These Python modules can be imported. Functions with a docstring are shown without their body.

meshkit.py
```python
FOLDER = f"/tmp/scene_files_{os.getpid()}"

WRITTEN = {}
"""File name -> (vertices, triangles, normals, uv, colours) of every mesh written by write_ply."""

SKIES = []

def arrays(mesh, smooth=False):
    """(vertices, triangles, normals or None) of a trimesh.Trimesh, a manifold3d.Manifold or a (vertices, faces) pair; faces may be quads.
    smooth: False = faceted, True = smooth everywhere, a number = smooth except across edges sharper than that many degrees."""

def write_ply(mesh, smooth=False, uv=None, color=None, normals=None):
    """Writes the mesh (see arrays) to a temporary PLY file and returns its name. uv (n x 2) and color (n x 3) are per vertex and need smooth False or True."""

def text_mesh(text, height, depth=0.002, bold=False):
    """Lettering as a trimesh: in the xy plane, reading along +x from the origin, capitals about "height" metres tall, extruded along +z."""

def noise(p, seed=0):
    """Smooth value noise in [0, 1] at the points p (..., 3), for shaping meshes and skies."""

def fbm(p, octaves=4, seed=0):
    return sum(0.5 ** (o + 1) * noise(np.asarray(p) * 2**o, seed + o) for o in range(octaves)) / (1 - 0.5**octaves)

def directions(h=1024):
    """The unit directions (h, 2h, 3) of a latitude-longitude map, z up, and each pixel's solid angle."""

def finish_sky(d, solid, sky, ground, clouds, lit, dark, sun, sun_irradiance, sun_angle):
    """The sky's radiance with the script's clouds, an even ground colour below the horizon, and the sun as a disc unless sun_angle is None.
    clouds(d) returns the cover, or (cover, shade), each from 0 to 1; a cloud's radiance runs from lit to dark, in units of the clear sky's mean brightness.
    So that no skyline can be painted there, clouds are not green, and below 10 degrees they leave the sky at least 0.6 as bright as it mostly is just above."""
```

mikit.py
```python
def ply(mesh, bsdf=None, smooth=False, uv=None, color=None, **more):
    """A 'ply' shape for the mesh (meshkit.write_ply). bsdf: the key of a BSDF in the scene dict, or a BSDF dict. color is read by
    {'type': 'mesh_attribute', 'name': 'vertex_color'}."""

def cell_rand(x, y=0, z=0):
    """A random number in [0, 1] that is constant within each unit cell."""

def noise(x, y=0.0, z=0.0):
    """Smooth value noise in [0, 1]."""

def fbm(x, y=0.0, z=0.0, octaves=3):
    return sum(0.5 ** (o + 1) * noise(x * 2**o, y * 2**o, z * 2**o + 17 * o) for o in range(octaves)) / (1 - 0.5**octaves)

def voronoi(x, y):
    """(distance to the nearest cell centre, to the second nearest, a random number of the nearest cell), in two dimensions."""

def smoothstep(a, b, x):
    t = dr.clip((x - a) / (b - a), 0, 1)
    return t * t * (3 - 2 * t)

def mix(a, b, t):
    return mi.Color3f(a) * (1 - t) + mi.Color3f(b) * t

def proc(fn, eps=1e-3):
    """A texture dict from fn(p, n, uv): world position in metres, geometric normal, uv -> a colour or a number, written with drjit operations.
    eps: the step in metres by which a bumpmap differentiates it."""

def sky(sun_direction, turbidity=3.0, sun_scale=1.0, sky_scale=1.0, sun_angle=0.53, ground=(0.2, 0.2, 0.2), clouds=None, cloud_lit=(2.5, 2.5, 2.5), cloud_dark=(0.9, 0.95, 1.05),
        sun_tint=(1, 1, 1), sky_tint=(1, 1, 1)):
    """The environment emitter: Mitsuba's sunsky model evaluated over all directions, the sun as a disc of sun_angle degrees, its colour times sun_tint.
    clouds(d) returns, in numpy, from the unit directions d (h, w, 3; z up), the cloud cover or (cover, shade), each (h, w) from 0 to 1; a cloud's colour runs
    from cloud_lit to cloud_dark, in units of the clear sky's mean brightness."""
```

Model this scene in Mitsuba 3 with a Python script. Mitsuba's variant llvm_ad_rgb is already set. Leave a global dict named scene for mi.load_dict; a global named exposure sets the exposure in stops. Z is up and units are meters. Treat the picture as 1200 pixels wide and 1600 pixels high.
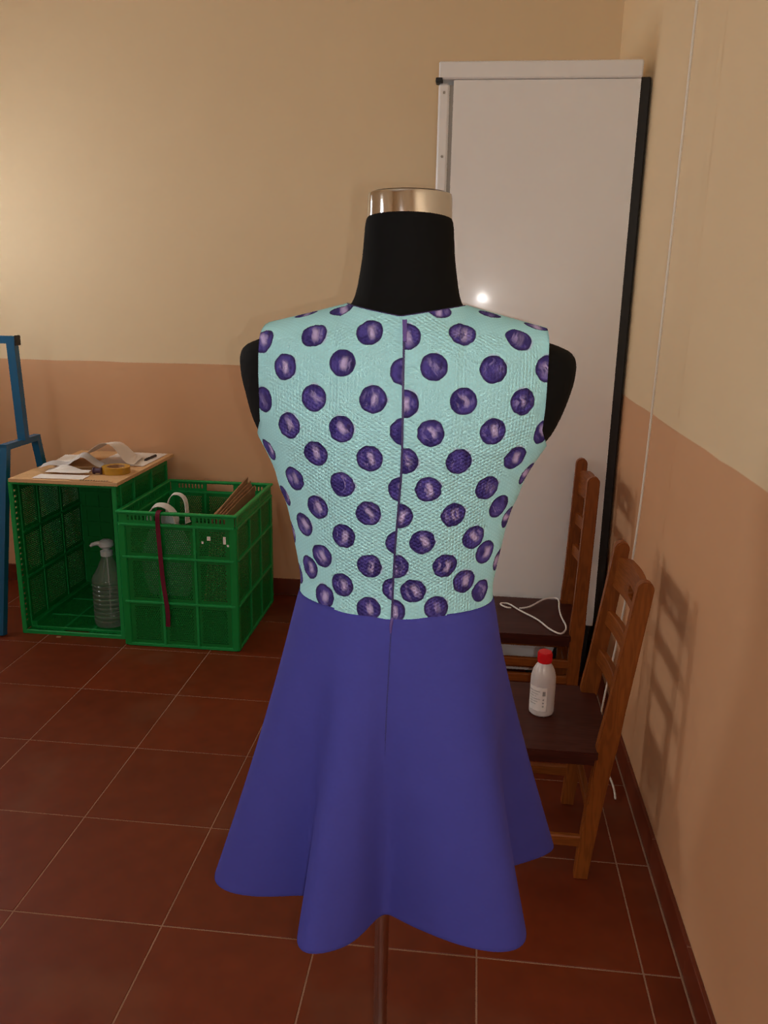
import math, random
import numpy as np, trimesh, shapely, shapely.geometry as sg
import manifold3d as m3
import drjit as dr
import mitsuba as mi
import mikit
from mikit import proc, noise, fbm, voronoi, cell_rand, smoothstep, mix
from scipy.interpolate import PchipInterpolator, CubicSpline
rng = random.Random(7)
T = mi.ScalarTransform4f
scene, labels = {'type': 'scene'}, {}

# ---------------------------------------------------------------- camera, sky, exposure
exposure = 0.0
YAW, PITCH, ROLL = -0.105616, 0.259439, 0.018333
CAM = np.array([0.98829, -1.46745, 1.37162])
def cam_axes():
    cy, sy, cp, sp = math.cos(YAW), math.sin(YAW), math.cos(PITCH), math.sin(PITCH)
    f = np.array([sy*cp, cy*cp, -sp]); r = np.array([cy, -sy, 0]); u = np.cross(r, f)
    return f, math.cos(ROLL)*r + math.sin(ROLL)*u, -math.sin(ROLL)*r + math.cos(ROLL)*u
_f, _r, _u = cam_axes()
scene['camera'] = {'type': 'perspective', 'fov': 2*math.degrees(math.atan(600/1276.41)), 'fov_axis': 'x', 'near_clip': 0.02, 'far_clip': 100,
                   'to_world': T().look_at(origin=CAM.tolist(), target=(CAM+_f).tolist(), up=_u.tolist())}
SKY = 6.0
scene['sky'] = mikit.sky([-0.45, -0.75, 0.62], turbidity=4.0, sun_scale=0.0, sky_scale=SKY, ground=(0.30, 0.28, 0.25), clouds=lambda d: 0.9 + 0*d[..., 2],
                         cloud_lit=(2.2, 2.3, 2.45), cloud_dark=(1.6, 1.7, 1.8))
WINDOW = 20.0                                               # radiance of the frosted window panes lit by the daylight outside
FLASH = 1.55
_fp = CAM + 0.030*_r - 0.014*_u - 0.01*_f
scene['phone_flash'] = {'type': 'point', 'position': _fp.tolist(), 'intensity': {'type': 'rgb', 'value': [FLASH*1.0, FLASH*0.97, FLASH*0.93]}}

# ---------------------------------------------------------------- materials
def mat(name, color, rough=0.5, spec=0.4, metallic=0.0, bump=None, scale=1.0, two=True, **kw):
    c = color if isinstance(color, dict) else {'type': 'rgb', 'value': list(color)}
    r = rough if isinstance(rough, dict) else float(rough)
    b = {'type': 'principled', 'base_color': c, 'roughness': r, 'metallic': float(metallic), **kw}
    if metallic == 0: b['specular'] = float(spec)
    if bump is not None: b = {'type': 'bumpmap', 'bump': bump, 'scale': float(scale), 'bsdf': b}
    if two: b = {'type': 'twosided', 'bsdf': b}
    scene[name] = b
    return name

XR, YB, XL, YR, ZC = 1.4896, 2.086, -1.62, -3.4, 2.85      # right, back, left, rear wall planes, ceiling
BAND = 1.062                                                # height of the painted dado
def paint(p, n, uv):
    line = BAND + 0.004*(noise(p.x*9, p.y*9, 3.0)-0.5)
    up = smoothstep(-0.002, 0.002, p.z - line)
    blot = fbm(p.x*1.7, p.y*1.7, p.z*1.7)
    lo = mix((0.58, 0.315, 0.165), (0.635, 0.36, 0.20), blot)
    hi = mix((0.71, 0.545, 0.345), (0.76, 0.595, 0.385), blot)
    return lo*(1-up) + hi*up
mat('wall_paint', proc(paint), 0.6, 0.25, bump=proc(lambda p, n, uv: fbm(p.x*60, p.y*60, p.z*60)*0.5+0.5*noise(p.x*8, p.y*8, p.z*8), eps=2e-3), scale=0.0008)
mat('ceiling_paint', (0.78, 0.74, 0.66), 0.7, 0.2)
def tile_col(tone):
    def f(p, n, uv):
        b = fbm(p.x*3.1+tone*11, p.y*3.1, tone*5.0, octaves=4)
        g = fbm(p.x*22, p.y*22, tone*3.0)
        dust = smoothstep(0.56, 0.8, fbm(p.x*5.3+2, p.y*5.3, 9.0, octaves=4))
        c = mix((0.104, 0.0145, 0.0038), (0.158, 0.0265, 0.0068), b)*(0.86+0.28*g)*(0.93+0.14*tone)
        return mix(c, (0.16, 0.065, 0.034), dust*0.25)
    return f
for k in range(4):
    mat(f'tile_{k}', proc(tile_col(k/3)), 0.46, 0.28)
mat('grout', proc(lambda p, n, uv: mix((0.22, 0.115, 0.072), (0.31, 0.175, 0.12), fbm(p.x*7, p.y*7, p.z*7))), 0.85, 0.15)
mat('base_tile', proc(lambda p, n, uv: mix((0.10, 0.018, 0.007), (0.15, 0.030, 0.012), fbm(p.x*9, p.y*9, p.z*9))), 0.35, 0.4)
mat('fridge_white', (0.79, 0.79, 0.79), 0.32, 0.35, clearcoat=0.5, clearcoat_gloss=0.985)
mat('gasket_grey', (0.32, 0.30, 0.27), 0.6)
mat('black_plastic', (0.012, 0.012, 0.013), 0.5)
def wood(c0, c1, ax, sc=1.0):
    def f(p, n, uv):
        q = [p.x*14*sc, p.y*14*sc, p.z*14*sc]; q[ax] = q[ax]*0.10
        w = fbm(q[0]*3, q[1]*3, q[2]*3, octaves=4)
        ring = 0.5+0.5*dr.sin(40*w)
        return mix(c0, c1, 0.65*w+0.35*ring)
    return f
mat('wood_up', proc(wood((0.125, 0.030, 0.004), (0.255, 0.070, 0.010), 2)), 0.42, 0.32)
mat('wood_cross', proc(wood((0.125, 0.030, 0.004), (0.255, 0.070, 0.010), 1)), 0.42, 0.32)
mat('wood_deep', proc(wood((0.125, 0.030, 0.004), (0.255, 0.070, 0.010), 0)), 0.42, 0.32)
mat('seat_brown', proc(wood((0.038, 0.008, 0.005), (0.062, 0.014, 0.009), 0)), 0.45, 0.18)
mat('board_wood', proc(wood((0.50, 0.29, 0.13), (0.66, 0.42, 0.22), 0)), 0.5, 0.4)
mat('board_edge', (0.60, 0.38, 0.19), 0.6)
mat('green_plastic', (0.003, 0.215, 0.040), 0.42, 0.35)
mat('green_rib', (0.008, 0.265, 0.060), 0.42, 0.35)
mat('green_mesh', (0.002, 0.160, 0.026), 0.42, 0.35)
mat('blue_paint', (0.006, 0.085, 0.185), 0.35, 0.45)
mat('paper', (0.74, 0.70, 0.66), 0.75, 0.2)
mat('paper_grey', (0.46, 0.44, 0.44), 0.75, 0.2)
mat('tape_amber', (0.42, 0.22, 0.02), 0.25, 0.5)
mat('black_ink', (0.02, 0.018, 0.022), 0.5)
mat('purple_ink', (0.06, 0.03, 0.055), 0.5)
mat('cardboard', proc(lambda p, n, uv: mix((0.27, 0.145, 0.075), (0.38, 0.22, 0.12), fbm(p.x*20, p.y*20, p.z*20))), 0.8, 0.15)
mat('bag_white', (0.60, 0.61, 0.57), 0.4, 0.4)
mat('pump_grey', (0.40, 0.46, 0.47), 0.35, 0.5)
mat('sack_film', (0.30, 0.34, 0.31), 0.35, 0.5)
mat('ribbon_red', (0.13, 0.010, 0.028), 0.6, 0.2)
mat('cable_white', (0.70, 0.64, 0.56), 0.45)
mat('hanger_white', (0.74, 0.70, 0.68), 0.35)
mat('cap_red', (0.62, 0.008, 0.014), 0.35)
mat('bottle_white', (0.60, 0.565, 0.56), 0.28, 0.5)
mat('label_white', (0.80, 0.77, 0.75), 0.5)
mat('label_grey', (0.30, 0.29, 0.29), 0.6)
mat('chrome', (0.62, 0.605, 0.61), 0.09, metallic=1.0)
mat('pole_metal', (0.55, 0.50, 0.46), 0.22, metallic=1.0)
mat('jersey_black', (0.0045, 0.0044, 0.0046), 0.8, 0.08, sheen=0.06)
mat('window_white', (0.75, 0.74, 0.72), 0.4)
mat('frosted_glass', (0.75, 0.78, 0.80), 0.6)
scene['clear_plastic'] = {'type': 'blendbsdf', 'weight': 0.13, 'a': {'type': 'thindielectric', 'int_ior': 1.5},
                          'b': {'type': 'twosided', 'bsdf': {'type': 'principled', 'base_color': {'type': 'rgb', 'value': [0.42, 0.45, 0.44]}, 'roughness': 0.2, 'specular': 0.7}}}
scene['bottle_plastic'] = {'type': 'twosided', 'bsdf': {'type': 'principled', 'base_color': {'type': 'rgb', 'value': [0.20, 0.22, 0.22]}, 'roughness': 0.15, 'specular': 0.7}}

# ---------------------------------------------------------------- mesh helpers
def put(key, mesh, bsdf, smooth=False, uv=None, **kw):
    scene[key] = mikit.ply(mesh, bsdf, smooth=smooth, uv=uv, **kw)
    return key
def numbered(stem):
    if stem not in scene: return stem
    k = 1
    while f'{stem}_{k:03d}' in scene: k += 1
    return f'{stem}_{k:03d}'
def part(parent, name, mesh, bsdf, smooth=False, uv=None, label=None, **kw):
    key = numbered(f'{parent}__{name}')
    put(key, mesh, bsdf, smooth, uv, **kw)
    if label: labels[key] = {'label': label}
    return key
def thing(key, label, cat, group=None):
    labels[key] = {'label': label, 'category': cat}
    if group: labels[key]['group'] = group
    return key
def struct(key, label=None):
    labels[key] = {'kind': 'structure'}
    if label: labels[key]['label'] = label
    return key
def cat(*ms): return trimesh.util.concatenate([m for m in ms])
def box(x0, x1, y0, y1, z0, z1, bev=0.0):
    if bev <= 0:
        m = trimesh.creation.box((x1-x0, y1-y0, z1-z0)); m.apply_translation(((x0+x1)/2, (y0+y1)/2, (z0+z1)/2)); return m
    pts = []
    for x, sx in ((x0, 1), (x1, -1)):
        for y, sy in ((y0, 1), (y1, -1)):
            for z, sz in ((z0, 1), (z1, -1)):
                pts += [(x, y+sy*bev, z+sz*bev), (x+sx*bev, y, z+sz*bev), (x+sx*bev, y+sy*bev, z)]
    return trimesh.convex.convex_hull(np.array(pts))
def tube(path, r, n=10, closed=False, cap=True):
    P = np.array(path, float); N = len(P)
    R = np.full(N, r) if np.isscalar(r) else np.array(r)
    tan = np.gradient(P, axis=0) if not closed else np.roll(P, -1, 0)-np.roll(P, 1, 0)
    tan /= np.linalg.norm(tan, axis=1, keepdims=True)+1e-12
    ref = np.array([0, 0, 1.0]) if abs(tan[0, 2]) < 0.9 else np.array([1.0, 0, 0])
    nrm = np.cross(tan[0], ref); nrm /= np.linalg.norm(nrm)
    V = []
    for i in range(N):
        nrm = nrm - tan[i]*nrm.dot(tan[i]); nrm /= np.linalg.norm(nrm)
        b = np.cross(tan[i], nrm)
        for k in range(n):
            a = 2*math.pi*k/n
            V.append(P[i]+R[i]*(math.cos(a)*nrm+math.sin(a)*b))
    F = []
    M = N if closed else N-1
    for i in range(M):
        j = (i+1) % N
        for k in range(n):
            l = (k+1) % n
            F += [[i*n+k, i*n+l, j*n+l], [i*n+k, j*n+l, j*n+k]]
    if cap and not closed:
        V += [P[0], P[-1]]; c0, c1 = len(V)-2, len(V)-1
        for k in range(n):
            l = (k+1) % n
            F += [[c0, l, k], [c1, (N-1)*n+k, (N-1)*n+l]]
    m = trimesh.Trimesh(V, F, process=False); m.fix_normals(); return m
def curve(pts, n=40):
    P = np.array(pts, float); t = np.r_[0, np.cumsum(np.linalg.norm(np.diff(P, axis=0), axis=1))]
    return CubicSpline(t, P)(np.linspace(0, t[-1], n))
def lathe(prof, cx=0, cy=0, cz=0, n=40):
    m = trimesh.creation.revolve(np.array(prof, float), sections=n); m.apply_translation((cx, cy, cz)); return m
def extrude(poly, h): return trimesh.util.concatenate([trimesh.creation.extrude_polygon(g, h, engine='earcut') for g in getattr(poly, 'geoms', [poly])])
def grid_faces(nr, nc, wrap=False):
    F = []
    for i in range(nr-1):
        for j in range(nc if wrap else nc-1):
            k = (j+1) % nc
            F += [[i*nc+j, i*nc+k, (i+1)*nc+k], [i*nc+j, (i+1)*nc+k, (i+1)*nc+j]]
    return np.array(F)
# ---------------------------------------------------------------- the body's shape (shared by dress form and dress)
BX, BY = 0.890, -0.360
_z  = [0.78, 0.86, 0.92, 0.955, 0.975, 1.00, 1.03, 1.06, 1.09, 1.11, 1.135, 1.155, 1.18, 1.20, 1.24, 1.27, 1.285, 1.295, 1.303, 1.310, 1.318, 1.328, 1.338, 1.348, 1.356, 1.364, 1.376, 1.397, 1.421, 1.445, 1.458, 1.464, 1.470]
_a  = [0.130, 0.134, 0.133, 0.134, 0.133, 0.136, 0.141, 0.146, 0.153, 0.161, 0.168, 0.177, 0.1905, 0.203, 0.217, 0.2240, 0.2250, 0.223, 0.217, 0.203, 0.178, 0.145, 0.113, 0.090, 0.078, 0.0715, 0.0675, 0.0635, 0.0600, 0.0580, 0.0568, 0.0555, 0.0520]
_bb = [0.078, 0.082, 0.085, 0.086, 0.085, 0.086, 0.090, 0.094, 0.098, 0.101, 0.105, 0.108, 0.112, 0.114, 0.115, 0.112, 0.109, 0.106, 0.1035, 0.1005, 0.097, 0.092, 0.086, 0.080, 0.0755, 0.0720, 0.0675, 0.0635, 0.0600, 0.0580, 0.0568, 0.0555, 0.0520]
_bf = [0.080, 0.084, 0.088, 0.090, 0.090, 0.092, 0.098, 0.108, 0.120, 0.126, 0.130, 0.130, 0.126, 0.120, 0.104, 0.090, 0.083, 0.078, 0.078, 0.070, 0.066, 0.062, 0.060, 0.059, 0.059, 0.059, 0.059, 0.059, 0.0585, 0.0575, 0.0566, 0.0554, 0.0520]
fa, fbk, ffr = PchipInterpolator(_z, _a), PchipInterpolator(_z, _bb), PchipInterpolator(_z, _bf)
def fcx(z): return BX + 0.006*np.clip((np.asarray(z)-1.12)/0.12, 0, 1) + 0.001*np.clip((np.asarray(z)-1.33)/0.06, 0, 1)
def fn(z):   # superellipse exponent: fuller across the chest, elliptical at waist and neck
    return 2.0 + 0.25*np.exp(-((np.asarray(z)-1.2)/0.08)**2)
def depth(u, z, front=False):    # u = x / half width
    n = fn(z); b = ffr(z) if front else fbk(z)
    return b*np.maximum(1-np.minimum(np.abs(u), 1)**n, 0)**(1/n)
_zr = np.linspace(1.285, 1.364, 200)
def ridge_z(x): return np.interp(-np.abs(x), -fa(_zr), _zr)   # height of the body's shoulder ridge over |x|
ZAB, XARM = 1.18, 0.183
def dress_top(x):   # upper edge of the bodice
    ax = np.abs(x)
    sh = np.interp(ax, [0.078, 0.13, 0.183, 0.2], [1.361, 1.3475, 1.3345, 1.330])
    return sh
def neck_back(x): return 1.3475 + 0.0135*(np.abs(x)/0.078)**1.05
def neck_front(x): return 1.285 + 0.076*(np.abs(x)/0.078)**2.4
def bodice_y(x, z, front=False):
    """y of the bodice cloth over (x from the axis, z)."""
    x, z = np.asarray(x, float), np.asarray(z, float)
    zr, zb = dress_top(np.maximum(np.abs(x), 0.078)), ridge_z(np.maximum(np.abs(x), 0.078))
    w = np.clip((z-1.20)/(zr-1.20), 0, 1)
    zz = np.where(z > 1.20, z-(zr-zb)*w, z)
    off = 0.0055*np.sqrt(np.clip((zr-z)/0.012, 0, 1))*np.where(np.abs(x) > 0.078, 1, 1) + np.where(np.abs(x) < 0.078, 0.002, 0)
    a = fa(zz)+np.where(z <= ZAB, 0.0055, 0.0055*np.clip(1-(z-ZAB)/0.02, 0, 1))
    d = depth(x/a, zz, front)+off*np.sqrt(np.clip(1-(np.abs(x)/a)**2, 0, 1)*0.8+0.2)*np.where(z <= ZAB, np.sqrt(np.clip(1-(x/a)**2, 0, 1)), 1)
    return d if front else -d
DOTS = [(0.789,-0.449,1.323,-1), (0.86,-0.458,1.327,-1), (0.818,-0.406,1.352,-1), (0.718,-0.43,1.314,-1), (0.752,-0.455,1.283,-1), (0.828,-0.471,1.291,-1), (0.904,-0.476,1.283,-1), (0.718,-0.439,1.239,-1), (0.792,-0.47,1.247,-1), (0.868,-0.481,1.249,-1), (0.757,-0.457,1.209,-1), (0.828,-0.478,1.211,-1), (0.906,-0.481,1.211,-1), (0.725,-0.411,1.172,-1), (0.793,-0.464,1.176,-1), (0.864,-0.478,1.175,-1), (0.759,-0.435,1.136,-1), (0.828,-0.466,1.138,-1), (0.904,-0.472,1.136,-1), (0.792,-0.444,1.101,-1), (0.862,-0.466,1.101,-1), (0.744,-0.396,1.106,-1), (0.769,-0.421,1.07,-1), (0.828,-0.453,1.066,-1), (0.901,-0.461,1.063,-1), (0.748,-0.378,1.048,-1), (0.795,-0.432,1.03,-1), (0.863,-0.455,1.027,-1), (0.775,-0.413,1.007,-1), (0.825,-0.441,0.994,-1), (0.897,-0.453,0.996,-1), (0.798,-0.427,0.971,-1), (0.862,-0.45,0.965,-1), (0.756,-0.376,0.985,-1), (0.906,-0.462,1.323,1), (0.94,-0.427,1.353,1), (0.972,-0.448,1.327,1), (1.04,-0.434,1.322,1), (0.94,-0.473,1.289,1), (1.011,-0.46,1.287,1), (1.076,-0.43,1.287,1), (0.907,-0.482,1.245,1), (0.977,-0.473,1.249,1), (1.048,-0.448,1.248,1), (0.939,-0.479,1.21,1), (1.014,-0.461,1.212,1), (1.076,-0.419,1.208,1), (0.908,-0.478,1.174,1), (0.974,-0.467,1.174,1), (1.044,-0.436,1.176,1), (0.938,-0.469,1.137,1), (1.011,-0.441,1.136,1), (1.060,-0.392,1.148,1), (0.903,-0.467,1.1,1), (0.97,-0.452,1.101,1), (1.029,-0.418,1.106,1), (0.932,-0.458,1.064,1), (0.997,-0.43,1.066,1), (1.037,-0.383,1.085,1), (0.898,-0.457,1.029,1), (0.962,-0.444,1.029,1), (1.014,-0.412,1.041,1), (1.028,-0.374,1.02,1), (0.921,-0.45,0.994,1), (0.987,-0.425,1.003,1), (0.895,-0.453,0.964,1), (0.952,-0.442,0.969,1), (1.008,-0.402,0.983,1), (0.768,-0.385,1.34,-1), (1.003,-0.388,1.343,1), (1.064,-0.383,1.333,1)]
# ---------------------------------------------------------------- room shell
S = 0.35                                                    # floor tile pitch
def slab(key, *b, bsdf='wall_paint', label=None):
    put(key, box(*b), bsdf); struct(key, label)
slab('wall_back', XL-0.2, XR+0.2, YB, YB+0.15, -0.1, ZC+0.1, label='cream wall with an apricot painted lower band behind the crates and the refrigerator')
slab('wall_right', XR, XR+0.15, YR-0.2, YB, -0.1, ZC+0.1, label='cream and apricot painted side wall behind the two chairs')
slab('ceiling', XL-0.2, XR+0.2, YR-0.2, YB+0.2, ZC, ZC+0.15, bsdf='ceiling_paint')
# left wall with a window opening, rear wall with a wide window opening
WL = (1.08, 1.58, 1.34, 1.98)                               # y0 y1 z0 z1
WL2 = (-1.20, -0.80, 1.30, 2.00)
put('wall_left', cat(box(XL-0.15, XL, YR-0.2, WL2[0], -0.1, ZC+0.1), box(XL-0.15, XL, WL2[1], WL[0], -0.1, ZC+0.1), box(XL-0.15, XL, WL[1], YB, -0.1, ZC+0.1),
                     *[q for w in (WL, WL2) for q in (box(XL-0.15, XL, w[0], w[1], -0.1, w[2]), box(XL-0.15, XL, w[0], w[1], w[3], ZC+0.1))]), 'wall_paint'); struct('wall_left')
WR = (-0.40, 0.10, 1.20, 1.95)                              # x0 x1 z0 z1
put('wall_rear', cat(box(XL, WR[0], YR-0.15, YR, -0.1, ZC+0.1), box(WR[1], XR, YR-0.15, YR, -0.1, ZC+0.1),
                     box(WR[0], WR[1], YR-0.15, YR, -0.1, WR[2]), box(WR[0], WR[1], YR-0.15, YR, WR[3], ZC+0.1)), 'wall_paint'); struct('wall_rear')
glow_normal = lambda q: np.array(q.face_normals[0])
def window(key, x0, x1, y0, y1, z0, z1, along, face, power=1.0, panes_in=True):
    struct(key)
    w = 0.05
    if along == 'y':
        mid = (y0+y1)/2
        fr = [box(x0, x1, y0, y0+w, z0, z1, .004), box(x0, x1, y1-w, y1, z0, z1, .004), box(x0, x1, y0, y1, z0, z0+w, .004), box(x0, x1, y0, y1, z1-w, z1, .004), box(x0, x1, mid-w/2, mid+w/2, z0, z1, .004)]
        panes = [(box((x0+x1)/2, (x0+x1)/2+0.0005, a, b, z0+w, z1-w)) for a, b in ((y0+w, mid-w/2), (mid+w/2, y1-w))]
        quads = [trimesh.Trimesh([((x0+x1)/2, a, z0+w), ((x0+x1)/2, b, z0+w), ((x0+x1)/2, b, z1-w), ((x0+x1)/2, a, z1-w)], [[0, 1, 2], [0, 2, 3]], process=False) for a, b in ((y0+w, mid-w/2), (mid+w/2, y1-w))]
    else:
        mid = (x0+x1)/2
        fr = [box(x0, x0+w, y0, y1, z0, z1, .004), box(x1-w, x1, y0, y1, z0, z1, .004), box(x0, x1, y0, y1, z0, z0+w, .004), box(x0, x1, y0, y1, z1-w, z1, .004), box(mid-w/2, mid+w/2, y0, y1, z0, z1, .004)]
        quads = [trimesh.Trimesh([(a, (y0+y1)/2, z0+w), (b, (y0+y1)/2, z0+w), (b, (y0+y1)/2, z1-w), (a, (y0+y1)/2, z1-w)], [[0, 1, 2], [0, 2, 3]], process=False) for a, b in ((x0+w, mid-w/2), (mid+w/2, x1-w))]
    for f in fr: part(key, 'window_frame', f, 'window_white')
    if panes_in:
        for q in quads:
            if glow_normal(q).dot(face) < 0: q.invert()
            part(key, 'pane', q, 'frosted_glass', label='frosted pane lit by daylight', emitter={'type': 'area', 'radiance': {'type': 'rgb', 'value': [WINDOW*power*0.94, WINDOW*power*0.99, WINDOW*power*1.0]}})
window('window_1', XL-0.10, XL-0.05, *WL, 'y', np.array([1, 0, 0]))
window('window_3', XL-0.10, XL-0.05, *WL2, 'y', np.array([1, 0, 0]))
window('window_2', WR[0], WR[1], YR-0.10, YR-0.05, WR[2], WR[3], 'x', np.array([0, 1, 0]), 1.0)

# floor: grout bed with every tile on it
put('floor', box(XL-0.2, XR+0.2, YR-0.2, YB+0.2, -0.12, -0.0013), 'grout'); struct('floor', 'terracotta tiled floor with pale grout lines')
_tiles = {}
G = 0.0042
def tile_mesh(w, d):
    k = (round(w, 3), round(d, 3))
    if k not in _tiles: _tiles[k] = box(0, w, 0, d, -0.012, 0.0, 0.0007)
    return _tiles[k]
_plys = {}
for i in range(-5, 5):
    for j in range(-10, 6):
        x0, x1 = max(i*S, XL)+G/2, min((i+1)*S, XR-0.0115)-G/2
        y0, y1 = max(j*S, YR)+G/2, min((j+1)*S, YB-0.004)-G/2
        tone = rng.randrange(4)
        k = (round(x1-x0, 3), round(y1-y0, 3), tone)
        if k not in _plys: _plys[k] = mikit.ply(tile_mesh(x1-x0, y1-y0), f'tile_{tone}')
        scene[numbered('floor__tile')] = {**_plys[k], 'to_world': T().translate([x0, y0, 0.0005*rng.random()-0.0004])}
# skirting tiles along the walls
HB = 0.080
put('baseboard_right', box(XR-0.0085, XR, YR, YB, 0, HB-0.002), 'grout'); struct('baseboard_right')
put('baseboard_back', box(XL, XR, YB-0.004, YB, 0, HB-0.002), 'grout'); struct('baseboard_back')
put('baseboard_left', box(XL, XL+0.004, YR, YB, 0, HB-0.002), 'grout'); struct('baseboard_left')
for j in range(-10, 6):
    y0, y1 = max(j*S, YR)+0.0015, min((j+1)*S, YB-0.010)-0.0015
    part('baseboard_right', 'tile', box(XR-0.010, XR-0.001, y0, y1, 0.003, HB, 0.0015), 'base_tile')
    part('baseboard_left', 'tile', box(XL+0.001, XL+0.010, y0, y1, 0.003, HB, 0.0015), 'base_tile')
part('baseboard_right', 'floor_joint', box(XR-0.0135, XR-0.0100, YR, YB, -0.001, 0.0016), 'grout', label='pale joint between skirting and floor')
for i in range(-5, 5):
    x0, x1 = max(i*S, XL+0.01)+0.0015, min((i+1)*S, XR-0.010)-0.0015
    part('baseboard_back', 'tile', box(x0, x1, YB-0.010, YB-0.001, 0.003, HB, 0.0015), 'base_tile')

# ---------------------------------------------------------------- refrigerator, seen from its side
f = thing('refrigerator', 'tall white refrigerator seen from its side in the corner behind the chairs', 'refrigerator')
FX0, FX1, FY0, FY1 = 0.885, 1.452, 1.330, 1.945
_prof = sg.Polygon([(FX0, 0.05), (FX1-0.16, 0.05), (FX1-0.10, 0.238), (FX1, 0.238), (FX1, 2.020), (FX0, 2.020)])
_m = extrude(_prof, FY1-FY0); _m.apply_transform(np.array([[1, 0, 0, 0], [0, 0, -1, FY1], [0, 1, 0, 0], [0, 0, 0, 1]], float))
part(f, 'body', _m, 'fridge_white')
part(f, 'top_panel', box(0.838, FX1+0.003, FY0-0.006, FY1+0.006, 2.022, 2.072, 0.004), 'fridge_white')
part(f, 'door', box(0.838, 0.8725, FY0+0.002, FY1-0.002, 0.10, 2.012, 0.006), 'fridge_white', label='edge of the closed white door')
part(f, 'gasket', box(0.872, FX0+0.001, FY0+0.012, FY1-0.012, 0.11, 2.008), 'gasket_grey', label='grey rubber door seal')
part(f, 'hinge', box(0.829, 0.850, FY0-0.009, FY0+0.03, 2.012, 2.026, 0.002), 'black_plastic', label='black top hinge')
for zz in (1.985, 1.80, 1.45, 0.80, 0.30):
    c = trimesh.creation.cylinder(0.0042, 0.004, sections=14); c.apply_transform(trimesh.transformations.rotation_matrix(math.pi/2, (1, 0, 0))); c.apply_translation((0.856, FY0+0.001, zz))
    part(f, 'screw', c, 'gasket_grey')
part(f, 'condenser', box(FX1+0.0005, XR-0.006, FY0+0.014, FY1-0.02, 0.245, 2.028, 0.003), 'black_plastic', label='black condenser panel on the back')
part(f, 'compressor_recess', box(FX1-0.155, FX1-0.006, FY0+0.05, FY1-0.04, 0.03, 0.236), 'black_plastic', label='dark compressor recess at the bottom back')
for xx in (FX0+0.04, FX1-0.2):
    for yy in (FY0+0.05, FY1-0.05):
        part(f, 'foot', lathe([(0, 0), (0.022, 0), (0.022, 0.03), (0.015, 0.052), (0, 0.052)], xx, yy, 0.0, 18), 'black_plastic', smooth=30)

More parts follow.
